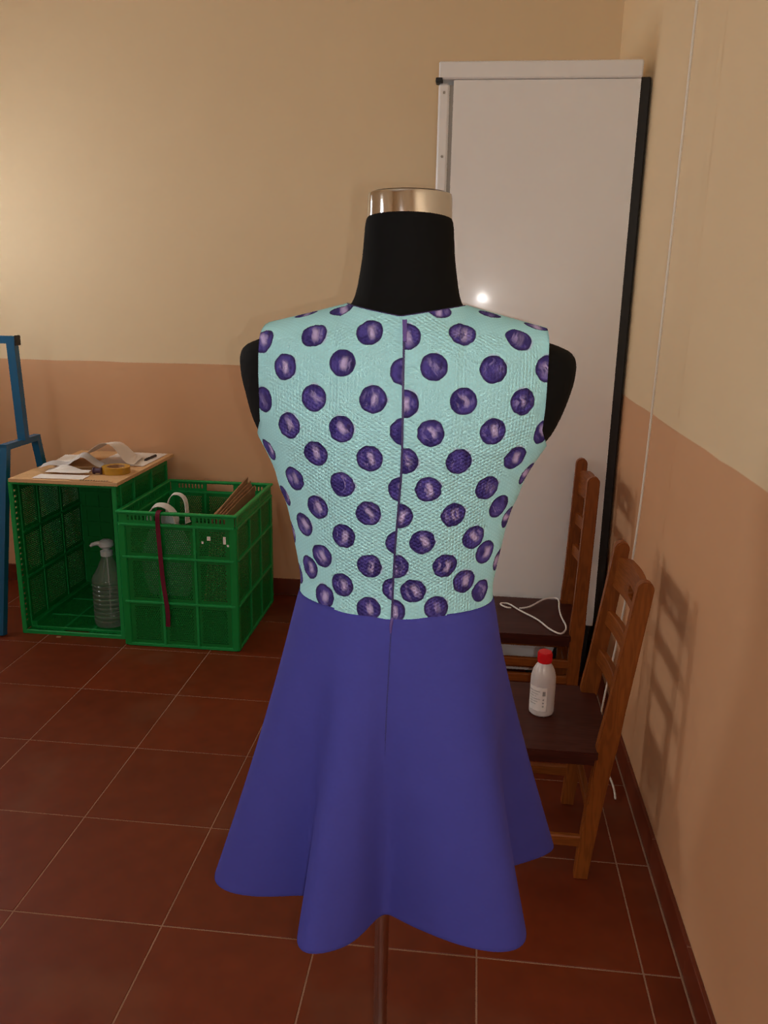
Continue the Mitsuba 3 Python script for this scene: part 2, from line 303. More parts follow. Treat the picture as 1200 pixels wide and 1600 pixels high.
# ---------------------------------------------------------------- chairs
def rot_uz(poly, h, y0, flip):   # polygon in (u, z) extruded along y
    m = extrude(poly, h)
    return m
def chair(key, label, spine, y_near, width, seat_z, side_z=(0.10,)):
    """spine: four (x, z) of the near rear post's centre line, foot to top; the seat runs towards -x."""
    t = thing(key, label, 'chair', None)
    spine = np.array(spine)
    fz = lambda z: float(np.interp(z, spine[:, 1], spine[:, 0]))
    zt = spine[-1, 1]
    # rear posts
    zz = np.r_[np.linspace(0.0, zt-0.018, 26)]
    xs = PchipInterpolator(spine[:, 1], spine[:, 0])(zz)
    hw = np.interp(zz, [0, seat_z-0.05, seat_z+0.02, seat_z+0.10, zt], [0.0165, 0.0205, 0.0235, 0.0205, 0.0185])
    left, right = np.c_[xs-hw, zz], np.c_[xs+hw, zz]
    cxt, rt = xs[-1], hw[-1]
    arc = [(cxt+rt*math.cos(a), zz[-1]+rt*math.sin(a)) for a in np.linspace(0, math.pi, 12)]
    poly = sg.Polygon(list(map(tuple, right))+arc[1:-1]+list(map(tuple, left[::-1])))
    TH = 0.028
    for yc in (y_near, y_near+width):
        m = cat(*[extrude(poly.buffer(-0.003), TH), ])
        m2 = extrude(poly, TH-0.006); m2.apply_translation((0, 0, 0.003))
        hull = cat(m, m2)
        hull.apply_transform(np.array([[1, 0, 0, 0], [0, 0, -1, yc+TH/2], [0, 1, 0, 0], [0, 0, 0, 1]], float))
        part(t, 'rear_post', hull, 'wood_up', smooth=25)
    # back rails, bowed to the rear
    def rail(z0, z1, bow, cut=False):
        n = 17
        ys = np.linspace(0, 1, n)
        xm = fz((z0+z1)/2)
        lean = (fz(z1)-fz(z0))/(z1-z0)
        if cut:
            outer = sg.Polygon([(0, z0), (width, z0), (width, z1-0.012), (width*0.8, z1), (width*0.2, z1), (0, z1-0.012)])
            hole = sg.box(width*0.42, z0+0.026, width*0.58, z0+0.036).buffer(0.007)
            m = extrude(outer.difference(hole), 0.016)
            m = m.subdivide_to_size(0.03)
            v = np.array(m.vertices)
            q = v[:, 0]/width
            x = fz(z0)+lean*(v[:, 1]-z0)+bow*(1-(2*q-1)**2)+v[:, 2]-0.008
            m = trimesh.Trimesh(np.c_[x, y_near+v[:, 0], v[:, 1]], m.faces, process=False); m.fix_normals()
            return m
        P = []
        for q in ys:
            x = xm+bow*(1-(2*q-1)**2)
            P.append([(x-0.008, y_near+q*width, z0+0.002), (x-0.006, y_near+q*width, z0), (x+0.006+lean*0, y_near+q*width, z0), (x+0.008, y_near+q*width, z0+0.002),
                      (x+0.008+lean*(z1-z0), y_near+q*width, z1-0.002), (x+0.006+lean*(z1-z0), y_near+q*width, z1), (x-0.006+lean*(z1-z0), y_near+q*width, z1), (x-0.008+lean*(z1-z0), y_near+q*width, z1-0.002)])
        P = np.array(P); V = P.reshape(-1, 3)
        F = grid_faces(n, 8, True)
        caps = [[0, k, k+1] for k in range(1, 7)]+[[(n-1)*8, (n-1)*8+k+1, (n-1)*8+k] for k in range(1, 7)]
        m = trimesh.Trimesh(V, np.vstack([F, caps]), process=False); m.fix_normals(); return m
    part(t, 'top_rail', rail(zt-0.118, zt-0.030, 0.020, True), 'wood_cross', smooth=30)
    part(t, 'back_slat', rail(zt-0.225, zt-0.185, 0.018), 'wood_cross', smooth=30)
    part(t, 'back_slat', rail(zt-0.335, zt-0.295, 0.016), 'wood_cross', smooth=30)
    # seat and frame
    xr = fz(seat_z)
    sd = 0.335
    st = np.array([(xr-sd, -0.022), (xr-0.019, -0.022), (xr-0.019, 0.016), (xr+0.016, 0.016), (xr+0.016, width-0.016), (xr-0.019, width-0.016), (xr-0.019, width+0.022), (xr-sd, width+0.022)])
    sp = sg.Polygon(st).buffer(-0.006).buffer(0.006, quad_segs=4)
    m = cat(extrude(sp.buffer(-0.003), 0.020))
    m1 = extrude(sp, 0.014); m1.apply_translation((0, 0, 0.003))
    m = cat(m, m1); m.apply_translation((0, y_near, seat_z-0.020))
    part(t, 'seat', m, 'seat_brown', label='dark brown wooden seat board')
    xf = xr-sd+0.035
    xq = fz(seat_z-0.05)
    for yc in (y_near, y_near+width):
        part(t, 'apron', box(xf, xq, yc-0.009, yc+0.009, seat_z-0.040, seat_z-0.019, 0.002), 'seat_brown')
    part(t, 'apron', box(xf-0.009, xf+0.009, y_near, y_near+width, seat_z-0.040, seat_z-0.019, 0.002), 'seat_brown')
    part(t, 'apron', box(xq-0.009, xq+0.009, y_near+0.014, y_near+width-0.014, seat_z-0.039, seat_z-0.021, 0.002), 'seat_brown')
    for yc in (y_near, y_near+width):
        part(t, 'front_leg', box(xf-0.017, xf+0.017, yc-0.0145, yc+0.0145, 0, seat_z-0.019, 0.003), 'wood_up')
        for q in side_z: part(t, 'stretcher', box(xf, fz(q), yc-0.008, yc+0.008, q-0.0145, q+0.0145, 0.003), 'wood_deep')
    part(t, 'stretcher', box(xf-0.008, xf+0.008, y_near, y_near+width, 0.150, 0.178, 0.003), 'wood_cross')
    part(t, 'stretcher', box(fz(0.15)-0.008, fz(0.15)+0.008, y_near+0.014, y_near+width-0.014, 0.150, 0.178, 0.003), 'wood_cross')
    return t
chair('dining_chair', 'ladder-back wooden chair nearest the camera, with the red-capped bottle on its dark seat', [(1.303, 0), (1.334, 0.338), (1.347, 0.44), (1.388, 0.772)], 0.291, 0.305, 0.350)
chair('dining_chair_001', 'ladder-back wooden chair against the refrigerator, with a white hanger on its seat', [(1.345, 0), (1.350, 0.34), (1.353, 0.44), (1.362, 0.853)], 1.000, 0.290, 0.338, (0.235, 0.180, 0.095))

# bottle on the first chair
BXX, BYY, BZ = 1.197, 0.452, 0.3505
t = thing('bottle', 'translucent white plastic bottle with a red screw cap standing on a chair seat', 'bottle')
part(t, 'body', lathe([(0, 0), (0.026, 0), (0.0305, 0.004), (0.0315, 0.010), (0.0315, 0.090), (0.0305, 0.104), (0.027, 0.118), (0.021, 0.130), (0.0165, 0.136), (0.0150, 0.140), (0.0150, 0.146), (0, 0.146)], BXX, BYY, BZ, 40), 'bottle_white', smooth=35)
part(t, 'cap', cat(lathe([(0, 0.140), (0.0172, 0.140), (0.0176, 0.143), (0.0176, 0.164), (0.0162, 0.1675), (0.0, 0.1685)], BXX, BYY, BZ, 40),
     *[box(-0.0008+BXX+0.0176*math.cos(a), 0.0008+BXX+0.0176*math.cos(a), BYY+0.0176*math.sin(a)-0.0008, BYY+0.0176*math.sin(a)+0.0008, BZ+0.143, BZ+0.163) for a in np.linspace(0, 2*math.pi, 28, endpoint=False)]), 'cap_red', smooth=35, label='red ribbed screw cap')
def wrap_patch(a0, a1, z0, z1, r=0.0318, th=0.0004, n=14):
    an = np.linspace(a0, a1, n); V = []
    for rr in (r, r+th):
        for z in (z0, z1): V += [(BXX+rr*math.cos(a), BYY+rr*math.sin(a), BZ+z) for a in an]
    F = np.vstack([grid_faces(2, n), grid_faces(2, n)[:, ::-1]+2*n])
    side = [[0, 2*n, n], [n, 2*n, 3*n], [n-1, 2*n-1, 3*n-1], [2*n-1, 4*n-1, 3*n-1]]
    m = trimesh.Trimesh(V, np.vstack([F, side]), process=False); m.fix_normals(); return m
part(t, 'label', wrap_patch(math.radians(196), math.radians(285), 0.018, 0.082), 'label_white', label='white printed label')
part(t, 'label_print', cat(wrap_patch(math.radians(265), math.radians(278), 0.060, 0.072, 0.0323), *[wrap_patch(math.radians(200), math.radians(255-9*(k % 3)), 0.070-0.007*k, 0.0715-0.007*k, 0.0323) for k in range(6)],
     *[wrap_patch(math.radians(266), math.radians(274), 0.030+0.009*k, 0.0335+0.009*k, 0.0323) for k in range(3)]), 'label_grey', label='grey print on the label')

# hanger on the second chair's seat
zs = 0.338+0.0052
hp = curve([(1.150, 1.190, zs), (1.128, 1.188, zs+0.004), (1.116, 1.215, zs+0.004), (1.135, 1.232, zs), (1.165, 1.195, zs), (1.240, 1.085, zs), (1.286, 0.996, zs), (1.298, 0.988, zs), (1.309, 1.000, zs), (1.318, 1.10, zs), (1.315, 1.22, zs+0.01), (1.305, 1.278, zs+0.012), (1.290, 1.275, zs+0.012), (1.235, 1.225, zs+0.006), (1.178, 1.190, zs)], 120)
thing('clothes_hanger', 'white wire clothes hanger lying on the dark chair seat in front of the refrigerator', 'hanger')
put('clothes_hanger', tube(hp, 0.0030, 8), 'hanger_white', smooth=True)
# ---------------------------------------------------------------- plastic crates
_panel_cache = {}
def mesh_panel(w, h):
    """Perforated sheet w x h in the xz plane, thickness along y."""
    k = (round(w, 4), round(h, 4))
    if k in _panel_cache: return _panel_cache[k]
    pitch, r = 0.0088, 0.0029
    holes = []
    nx = int((w-0.036)/pitch); nz = int((h-0.030)/(pitch*0.866))
    for j in range(nz+1):
        for i in range(nx + (0 if j % 2 else 1)):
            cx = w/2+(i-(nx if not j % 2 else nx-1)/2)*pitch; cz = h/2+(j-nz/2)*pitch*0.866
            holes.append([(cx+r*math.cos(a), cz+r*math.sin(a)) for a in np.arange(6)*math.pi/3+math.pi/6])
    m = extrude(sg.Polygon([(0, 0), (w, 0), (w, h), (0, h)], holes), 0.0022)
    m.apply_transform(np.array([[1, 0, 0, 0], [0, 0, -1, 0.0011], [0, 1, 0, 0], [0, 0, 0, 1]], float))
    _panel_cache[k] = mikit.ply(m, 'green_mesh'); return _panel_cache[k]
def crate(key, label, W, D, H, place, group=None):
    """Open-topped crate with its lower corner at the origin; place: a 4x4 numpy matrix."""
    t = thing(key, label, 'crate', group)
    PT = T(place.tolist())
    def add(name, m, bs, lab=None, smooth=False):
        m = m.copy(); m.apply_transform(place); return part(t, name, m, bs, smooth, label=lab)
    c = 0.030
    lv = [0.0, H*0.335, H*0.668, H*0.905, H]
    # bottom: slatted grid
    bs = [box(c/2, W-c/2, y-0.007, y+0.007, 0.002, 0.016) for y in np.linspace(c, D-c, 9)]+[box(x-0.007, x+0.007, c/2, D-c/2, 0.004, 0.014) for x in np.linspace(c, W-c, 7)]+[box(0.004, W-0.004, 0.004, D-0.004, 0.006, 0.010)]
    add('bottom', cat(*bs), 'green_mesh')
    for x in (0, W-c):
        for y in (0, D-c): add('corner_post', box(x, x+c, y, y+c, 0, lv[3], 0.004), 'green_plastic')
    def wall(L, tf, handle):
        """one wall of length L in local (along, z); tf maps (a, depth, z) meshes into the crate."""
        n = 3
        xs = np.linspace(c, L-c, n+1)
        for xm in xs[1:-1]:
            m = box(xm-0.0055, xm+0.0055, 0.0, 0.013, 0.004, lv[3], 0.0015); m.apply_transform(tf); add('upright_rib', m, 'green_rib')
        for zl in lv[1:3]:
            m = box(c*0.4, L-c*0.4, -0.003, 0.012, zl-0.0045, zl+0.0045, 0.0015); m.apply_transform(tf); add('cross_rib', m, 'green_rib')
        m = box(c*0.4, L-c*0.4, 0.0, 0.012, 0.0, 0.012, 0.0015); m.apply_transform(tf); add('cross_rib', m, 'green_rib')
        # rim band with slots, and a hand hole on the short walls
        holes = []
        for a, b in ((xs[0], xs[1]), (xs[2], xs[3])):
            for q in np.linspace(a+0.010, b-0.022, 8):
                holes.append(sg.box(q, lv[3]+H*0.030, q+0.0085, H-H*0.030))
        p = sg.box(c*0.3, lv[3]-0.004, L-c*0.3, H-0.004)
        if handle: holes.append(sg.box(xs[1]+0.012, lv[3]+0.012, xs[2]-0.012, H-0.018).buffer(0.005))
        else:
            for q in np.linspace(xs[1]+0.010, xs[2]-0.022, 8): holes.append(sg.box(q, lv[3]+H*0.030, q+0.0085, H-H*0.030))
        m = extrude(p.difference(shapely.union_all(holes)), 0.005)
        m.apply_transform(np.array([[1, 0, 0, 0], [0, 0, -1, 0.007], [0, 1, 0, 0], [0, 0, 0, 1]], float)); m.apply_transform(tf); add('rim_band', m, 'green_plastic')
        m = box(-0.004, L+0.004, -0.005, 0.014, H-0.010, H, 0.003); m.apply_transform(tf); add('rim_edge', m, 'green_rib')
        m = box(c*0.3, L-c*0.3, -0.003, 0.011, lv[3]-0.005, lv[3]+0.004, 0.0015); m.apply_transform(tf); add('cross_rib', m, 'green_rib')
        b0 = [0.010]+[z+0.0045 for z in lv[1:3]]; b1 = [z-0.0045 for z in lv[1:3]]+[lv[3]-0.005]
        for k in range(n):
            for z0, z1 in zip(b0, b1):
                ply = mesh_panel(xs[k+1]-xs[k], z1-z0)
                off = np.eye(4); off[:3, 3] = (xs[k], 0.008, z0)
                scene[numbered(f'{t}__mesh_panel')] = {**ply, 'to_world': PT @ T((tf @ off).tolist())}
    I = np.eye(4)
    wall(W, I, True)
    A = np.array([[-1, 0, 0, W], [0, -1, 0, D], [0, 0, 1, 0], [0, 0, 0, 1]], float); wall(W, A, True)
    B = np.array([[0, -1, 0, W], [1, 0, 0, 0], [0, 0, 1, 0], [0, 0, 0, 1]], float); wall(D, B, False)
    Cc = np.array([[0, 1, 0, 0], [-1, 0, 0, D], [0, 0, 1, 0], [0, 0, 0, 1]], float); wall(D, Cc, False)
    return t
# crate standing upright with a bag and cardboard in it
C2X, C2Y, C2W, C2D, C2H = -0.350, 1.428, 0.470, 0.560, 0.556
P2 = np.eye(4); P2[:3, 3] = (C2X, C2Y, 0.001)
crate('plastic_crate', 'green perforated plastic crate standing upright with a red ribbon, white bag and cardboard in it', C2W, C2D, C2H, P2)
for x, w, z, h in ((0.352, 0.014, 0.452, 0.016), (0.415, 0.011, 0.440, 0.030), (0.430, 0.007, 0.430, 0.009), (0.330, 0.008, 0.438, 0.010)):
    part('plastic_crate', 'sticker_remnant', box(C2X+x, C2X+x+w, C2Y+0.0055, C2Y+0.0068, z, z+h), 'label_white')
# crate on its side, opening towards the camera
C1X, C1Y, C1W, C1D, C1H = -0.808, 1.480, 0.432, 0.640, 0.560
# local z (opening) -> world -y ; local y -> world z
P1 = np.array([[1, 0, 0, C1X], [0, 0, -1, C1Y+C1H], [0, 1, 0, 0.002], [0, 0, 0, 1]], float)
crate('plastic_crate_001', 'green plastic crate lying on its side under the wooden board with a water bottle inside', C1W, C1D, C1H, P1)

# board and what lies on it
ZB = 0.642+0.004
t = thing('wooden_board', 'pale wooden board laid on top of the sideways green crate', 'board')
part(t, 'top', box(-0.787, -0.348, 1.448, 2.055, ZB, ZB+0.014, 0.0015), 'board_wood')
part(t, 'edge_strip', box(-0.787, -0.348, 1.445, 1.4485, ZB, ZB+0.0142, 0.0006), 'board_edge')
ZT = ZB+0.0145
def sheet(cx, cy, w, d, ang, lift, key, label, bsdf, seed, thick=0.0012, nx=26, ny=20, grp=None, base=0.0):
    u, v = np.meshgrid(np.linspace(-0.5, 0.5, nx), np.linspace(-0.5, 0.5, ny), indexing='ij')
    x, y = u*w, v*d
    import meshkit
    q = np.stack([u*3, v*3, np.full_like(u, seed)], -1)
    z = base+lift(u, v)+0.006*meshkit.fbm(q*1.3, seed=seed)*np.where(base+lift(u, v) > 0.004, 1, 0.12)
    ca, sa = math.cos(ang), math.sin(ang)
    V = np.stack([cx+ca*x-sa*y, cy+sa*x+ca*y, ZT+0.0006+z], -1).reshape(-1, 3)
    V2 = V+[0, 0, thick]
    F = grid_faces(nx, ny)
    loop = [i*ny for i in range(nx)]+[(nx-1)*ny+j for j in range(1, ny)]+[i*ny+ny-1 for i in range(nx-2, -1, -1)]+[j for j in range(ny-2, 0, -1)]
    n0 = nx*ny
    side = []
    for a, b in zip(loop, loop[1:]+loop[:1]): side += [[a, b, b+n0], [a, b+n0, a+n0]]
    m = trimesh.Trimesh(np.vstack([V, V2]), np.vstack([F[:, ::-1], F+n0, side]), process=False)
    m.fix_normals()
    thing(key, label, 'paper', grp); put(key, m, bsdf, smooth=40)
G0 = lambda a, b, s: (lambda u, v: 0*u)
flat = lambda u, v: 0*u+0.0002
sheet(-0.480, 1.895, 0.22, 0.28, 0.0, flat, 'paper_sheet', 'flat white sheet of paper at the back right of the wooden board', 'paper', 3)
sheet(-0.600, 1.503, 0.20, 0.075, 0.05, flat, 'paper_sheet_001', 'flat white paper strip along the front edge of the wooden board', 'paper', 5)
sheet(-0.585, 1.800, 0.34, 0.19, 0.16, lambda u, v: 0.088*np.exp(-((u-0.16)/0.27)**2)*(1-0.30*(v+0.5))*np.where(u > 0.16, np.exp(-((u-0.16)/0.22)**4), 1)+0.004, 'crumpled_paper', 'crumpled white paper arching highest on the pile on the board', 'paper', 8, base=0.004)
sheet(-0.620, 1.636, 0.24, 0.10, 0.30, lambda u, v: 0.050*np.exp(-((u-0.18)/0.20)**2)+0.020*np.exp(-((u+0.3)/0.2)**2)+0.004, 'crumpled_paper_001', 'curled greyish paper roll in front of the white crumpled paper', 'paper_grey', 12, base=0.004)
sheet(-0.600, 1.562, 0.17, 0.045, 0.10, lambda u, v: 0.022*np.exp(-((u+0.1)/0.3)**2)*(0.5+v)+0.003, 'crumpled_paper_002', 'small folded white paper lying before the curled grey paper', 'paper', 17, base=0.003)
# adhesive tape roll lying flat
t = thing('tape_roll', 'amber roll of packing tape lying on the wooden board', 'tape')
part(t, 'tape', lathe([(0.036, 0), (0.056, 0), (0.056, 0.026), (0.036, 0.026), (0.036, 0)], -0.428, 1.620, ZT+0.0004, 40), 'tape_amber', smooth=30)
part(t, 'core', lathe([(0.033, 0.0), (0.036, 0.0), (0.036, 0.0265), (0.033, 0.0265), (0.033, 0.0)], -0.428, 1.620, ZT+0.0003, 40), 'cardboard', smooth=30)
thing('marker_pen', 'short black pen lying near the right edge of the board', 'pen')
m = tube([(-0.402, 1.855, ZT+0.0062), (-0.402, 1.86, ZT+0.0072), (-0.396, 1.96, ZT+0.0072), (-0.396, 1.965, ZT+0.0062)], [0.004, 0.0055, 0.0055, 0.003], 12); put('marker_pen', m, 'black_ink', smooth=40)
thing('thread_spool', 'small dark spool lying between the papers and the tape roll', 'spool')
m = lathe([(0, 0), (0.014, 0), (0.014, 0.004), (0.010, 0.005), (0.010, 0.030), (0.014, 0.031), (0.014, 0.035), (0, 0.035)], 0, 0, 0, 24); m.apply_transform(trimesh.transformations.rotation_matrix(math.pi/2, (0, 1, 0))); m.apply_translation((-0.503, 1.580, ZT+0.0145)); put('thread_spool', m, 'purple_ink', smooth=30)
t = thing('ruler', 'thin marked ruler lying along the front edge of the board', 'ruler')
part(t, 'strip', box(-0.545, -0.372, 1.452, 1.464, ZT+0.0012, ZT+0.0030, 0.0004), 'board_edge')
part(t, 'markings', cat(*[box(x, x+0.006, 1.4530, 1.4620, ZT+0.0030, ZT+0.0034) for x in np.arange(-0.500, -0.390, 0.0105)]), 'black_ink', label='black scale marks')

# bottle with a pump inside the sideways crate
t = thing('water_bottle', 'clear ribbed plastic bottle with a pump head standing inside the sideways green crate', 'bottle')
WX, WY, WZ = -0.476, 1.585, 0.020
prof = [(0, 0.004), (0.030, 0.0), (0.062, 0.004), (0.066, 0.014)]
for k in range(9):
    z = 0.022+k*0.019
    prof += [(0.066, z), (0.067, z+0.007), (0.062, z+0.012), (0.066, z+0.017)]
prof += [(0.066, 0.200), (0.062, 0.212), (0.052, 0.228), (0.038, 0.255), (0.027, 0.280), (0.021, 0.296), (0.020, 0.305), (0, 0.305)]
part(t, 'body', lathe(prof, WX, WY, WZ, 36), 'clear_plastic', smooth=40)
part(t, 'collar', lathe([(0, 0.300), (0.024, 0.300), (0.0245, 0.303), (0.0245, 0.320), (0.014, 0.325), (0.012, 0.345), (0, 0.345)], WX, WY, WZ, 28), 'pump_grey', smooth=35)
part(t, 'pump_head', cat(lathe([(0, 0.335), (0.024, 0.335), (0.030, 0.343), (0.028, 0.360), (0.014, 0.368), (0, 0.368)], WX, WY, WZ, 24), tube([(WX, WY, WZ+0.350), (WX-0.035, WY-0.006, WZ+0.351), (WX-0.055, WY-0.009, WZ+0.346), (WX-0.062, WY-0.010, WZ+0.338)], [0.011, 0.009, 0.008, 0.006], 12)), 'pump_grey', smooth=35)
part(t, 'dip_tube', tube([(WX, WY, WZ+0.02), (WX+0.002, WY, WZ+0.16), (WX, WY, WZ+0.31)], 0.0022, 8), 'pump_grey', smooth=True)

# bag hung inside the crate, its handles looped over the rim
t = thing('plastic_bag', 'white plastic carrier bag hanging inside the upright green crate, handles over its front rim', 'bag')
nph, nv = 40, 22
V = []
import meshkit
for i in range(nv):
    v = i/(nv-1)
    z = 0.205+v*0.325
    w = 0.105*math.sqrt(max(1-((v-0.42)/0.62)**2, 0.02))*(1-0.35*max(v-0.6, 0)/0.4)
    d = 0.034*math.sqrt(max(1-((v-0.42)/0.62)**2, 0.02))*(1-0.5*max(v-0.6, 0)/0.4)
    for k in range(nph):
        a = 2*math.pi*k/nph
        wr = 1+0.16*(meshkit.noise(np.array([math.cos(a)*3, math.sin(a)*3, v*5]))-0.5)
        V.append((C2X+0.175+w*wr*math.cos(a), C2Y+0.060+d*wr*math.sin(a), z))
V = np.array(V); n0 = len(V)
V = np.vstack([V, [[C2X+0.175, C2Y+0.060, 0.200]]])
F = np.vstack([grid_faces(nv, nph, True), [[n0, (k+1) % nph, k] for k in range(nph)]])
m = trimesh.Trimesh(V, F, process=False); m.fix_normals()
part(t, 'sack', m, 'sack_film', smooth=50)
def band(path, w, th, up):
    P = np.array(path, float); tan = np.gradient(P, axis=0); tan /= np.linalg.norm(tan, axis=1, keepdims=True)
    up = np.array(up, float); sd = up[None]-tan*(tan@up)[:, None]; sd /= np.linalg.norm(sd, axis=1, keepdims=True); nn = np.cross(tan, sd)
    w = np.broadcast_to(w, len(P))[:, None]
    R = [P+sd*w/2+nn*th/2, P-sd*w/2+nn*th/2, P-sd*w/2-nn*th/2, P+sd*w/2-nn*th/2]
    V = np.stack(R, 1).reshape(-1, 3); F = grid_faces(len(P), 4, True); e = (len(P)-1)*4
    m = trimesh.Trimesh(V, np.vstack([F, [[0, 2, 1], [0, 3, 2], [e, e+1, e+2], [e, e+2, e+3]]]), process=False); m.fix_normals(); return m
hx = C2X+0.165
part(t, 'handle', band(curve([(hx-0.045, C2Y+0.045, 0.49), (hx-0.040, C2Y+0.026, 0.555), (hx-0.015, C2Y+0.022, 0.578), (hx+0.015, C2Y+0.022, 0.580), (hx+0.045, C2Y+0.026, 0.560), (hx+0.052, C2Y+0.045, 0.49)], 30), np.r_[np.linspace(0.046, 0.032, 15), np.linspace(0.032, 0.052, 15)], 0.003, (0, 1, 0.25)), 'bag_white', smooth=40)
part(t, 'handle', band(curve([(hx-0.005, C2Y+0.075, 0.50), (hx+0.010, C2Y+0.085, 0.575), (hx+0.035, C2Y+0.088, 0.610), (hx+0.065, C2Y+0.088, 0.605), (hx+0.085, C2Y+0.082, 0.565), (hx+0.092, C2Y+0.072, 0.50)], 30), np.r_[np.linspace(0.032, 0.019, 15), np.linspace(0.019, 0.044, 15)], 0.003, (0, 1, 0.25)), 'bag_white', smooth=40)
# ribbon on the outside
thing('ribbon', 'dark red ribbon hanging down the front of the upright green crate', 'ribbon')
rx = C2X+0.166
put('ribbon', band(curve([(rx+0.004, C2Y+0.020, 0.5605), (rx+0.003, C2Y+0.004, 0.5625), (rx+0.002, C2Y-0.008, 0.557), (rx, C2Y-0.0105, 0.53), (rx+0.004, C2Y-0.0115, 0.40), (rx+0.013, C2Y-0.013, 0.25), (rx+0.023, C2Y-0.0135, 0.13), (rx+0.020, C2Y-0.0125, 0.095)], 40), 0.0175, 0.002, (1, 0, 0)), 'ribbon_red', smooth=40)
# folded cardboard leaning in the crate
for k, (x0, tilt, zf, zb, y0, yl) in enumerate(((0.288, 0.125, 0.548, 0.572, 0.030, 0.42), (0.303, 0.110, 0.552, 0.604, 0.035, 0.44), (0.320, 0.090, 0.545, 0.580, 0.030, 0.47), (0.336, 0.070, 0.540, 0.566, 0.032, 0.46), (0.354, 0.050, 0.536, 0.556, 0.030, 0.48))):
    m = extrude(sg.Polygon([(y0, 0.0), (y0+yl, 0.0), (y0+yl, zb-0.16), (y0+yl*0.55, (zf+zb)/2-0.155), (y0, zf-0.16)]), 0.005)
    m.apply_transform(np.array([[0, 0, 1, 0], [1, 0, 0, 0], [0, 1, 0, 0], [0, 0, 0, 1]], float))
    m.apply_transform(trimesh.transformations.rotation_matrix(tilt, (0, 1, 0)))
    m.apply_translation((C2X+x0+0.03, C2Y, 0.16))
    key = 'cardboard_sheet' if k == 0 else f'cardboard_sheet_{k:03d}'
    thing(key, ['leftmost of the brown cardboard sheets leaning in the upright green crate', 'brown cardboard sheet that sticks up highest from the green crate', 'middle brown cardboard sheet leaning in the green crate', 'brown cardboard sheet second from the right wall of the green crate', 'brown cardboard sheet closest to the right wall of the green crate'][k], 'cardboard')
    put(key, m, 'cardboard')

# ---------------------------------------------------------------- blue trestle at the left edge
t = thing('trestle', 'blue painted steel trestle with splayed legs at the left edge beside the crates', 'trestle')
TX = -0.880
def bar(p, q, w, d, up):
    P = np.array([p, q], float)
    return band(P, w, d, up)
part(t, 'post', bar((TX-0.004, 1.732, 1.165), (TX+0.012, 1.722, 0.760), 0.032, 0.034, (0, 1, 0)), 'blue_paint')
part(t, 'top_bar', bar((TX+0.018, 1.732, 1.170), (-1.56, 1.732, 1.170), 0.028, 0.030, (0, 1, 0)), 'blue_paint')
part(t, 'end_cap', box(TX+0.017, TX+0.023, 1.712, 1.752, 1.148, 1.188, 0.002), 'black_plastic', label='dark end cap')
part(t, 'crossbar', bar((TX, 1.585, 0.752), (TX, 1.852, 0.752), 0.024, 0.030, (0, 0, 1)), 'blue_paint')
part(t, 'leg', bar((TX, 1.600, 0.748), (TX, 1.440, 0.004), 0.030, 0.030, (0, 1, 0)), 'blue_paint')
part(t, 'leg', bar((TX, 1.838, 0.748), (TX, 2.015, 0.004), 0.030, 0.030, (0, 1, 0)), 'blue_paint')
part(t, 'post', bar((-1.52, 1.732, 1.165), (-1.52, 1.722, 0.760), 0.036, 0.036, (0, 1, 0)), 'blue_paint')
part(t, 'crossbar', bar((-1.52, 1.585, 0.752), (-1.52, 1.852, 0.752), 0.024, 0.030, (0, 0, 1)), 'blue_paint')
part(t, 'leg', bar((-1.52, 1.600, 0.748), (-1.52, 1.440, 0.004), 0.030, 0.030, (0, 1, 0)), 'blue_paint')
part(t, 'leg', bar((-1.52, 1.838, 0.748), (-1.52, 2.015, 0.004), 0.030, 0.030, (0, 1, 0)), 'blue_paint')

# ---------------------------------------------------------------- cables
D = 0.062
thing('hanging_cable', 'thin white cable hanging down in front of the right wall', 'cable')
put('hanging_cable', tube(curve([(XR-D, 0.545, ZC), (XR-D, 0.556, 2.35), (XR-D, 0.570, 1.93), (XR-D-0.001, 0.575, 1.60), (XR-D, 0.590, 1.35), (XR-D+0.001, 0.608, 1.06), (XR-D, 0.635, 0.78), (XR-D-0.01, 0.70, 0.45), (XR-D-0.03, 0.74, 0.10), (XR-D-0.02, 0.78, 0.006), (XR-0.10, 0.95, 0.006)], 90), 0.0030, 8), 'cable_white', smooth=True)
thing('power_cord', 'white cord running down behind the rear chair from the refrigerator to the floor', 'cord')
put('power_cord', tube(curve([(1.415, FY0-0.012, 0.215), (1.392, FY0-0.030, 0.19), (1.370, 1.20, 0.145), (1.385, 1.05, 0.06), (1.40, 0.93, 0.008), (1.425, 0.80, 0.006), (1.44, 0.62, 0.006)], 60), 0.0032, 8), 'cable_white', smooth=True)
# litter on the floor
thing('paper_scrap', 'tiny white paper scrap on the floor under the nearest chair', 'scrap')
put('paper_scrap', box(1.285, 1.325, 0.80, 0.815, 0.0006, 0.0022, 0.0004), 'paper')
thing('paper_scrap_001', 'tiny pale scrap on the floor before the sideways crate', 'scrap')
put('paper_scrap_001', box(-0.655, -0.635, 1.452, 1.462, 0.0006, 0.004, 0.0008), 'cardboard')
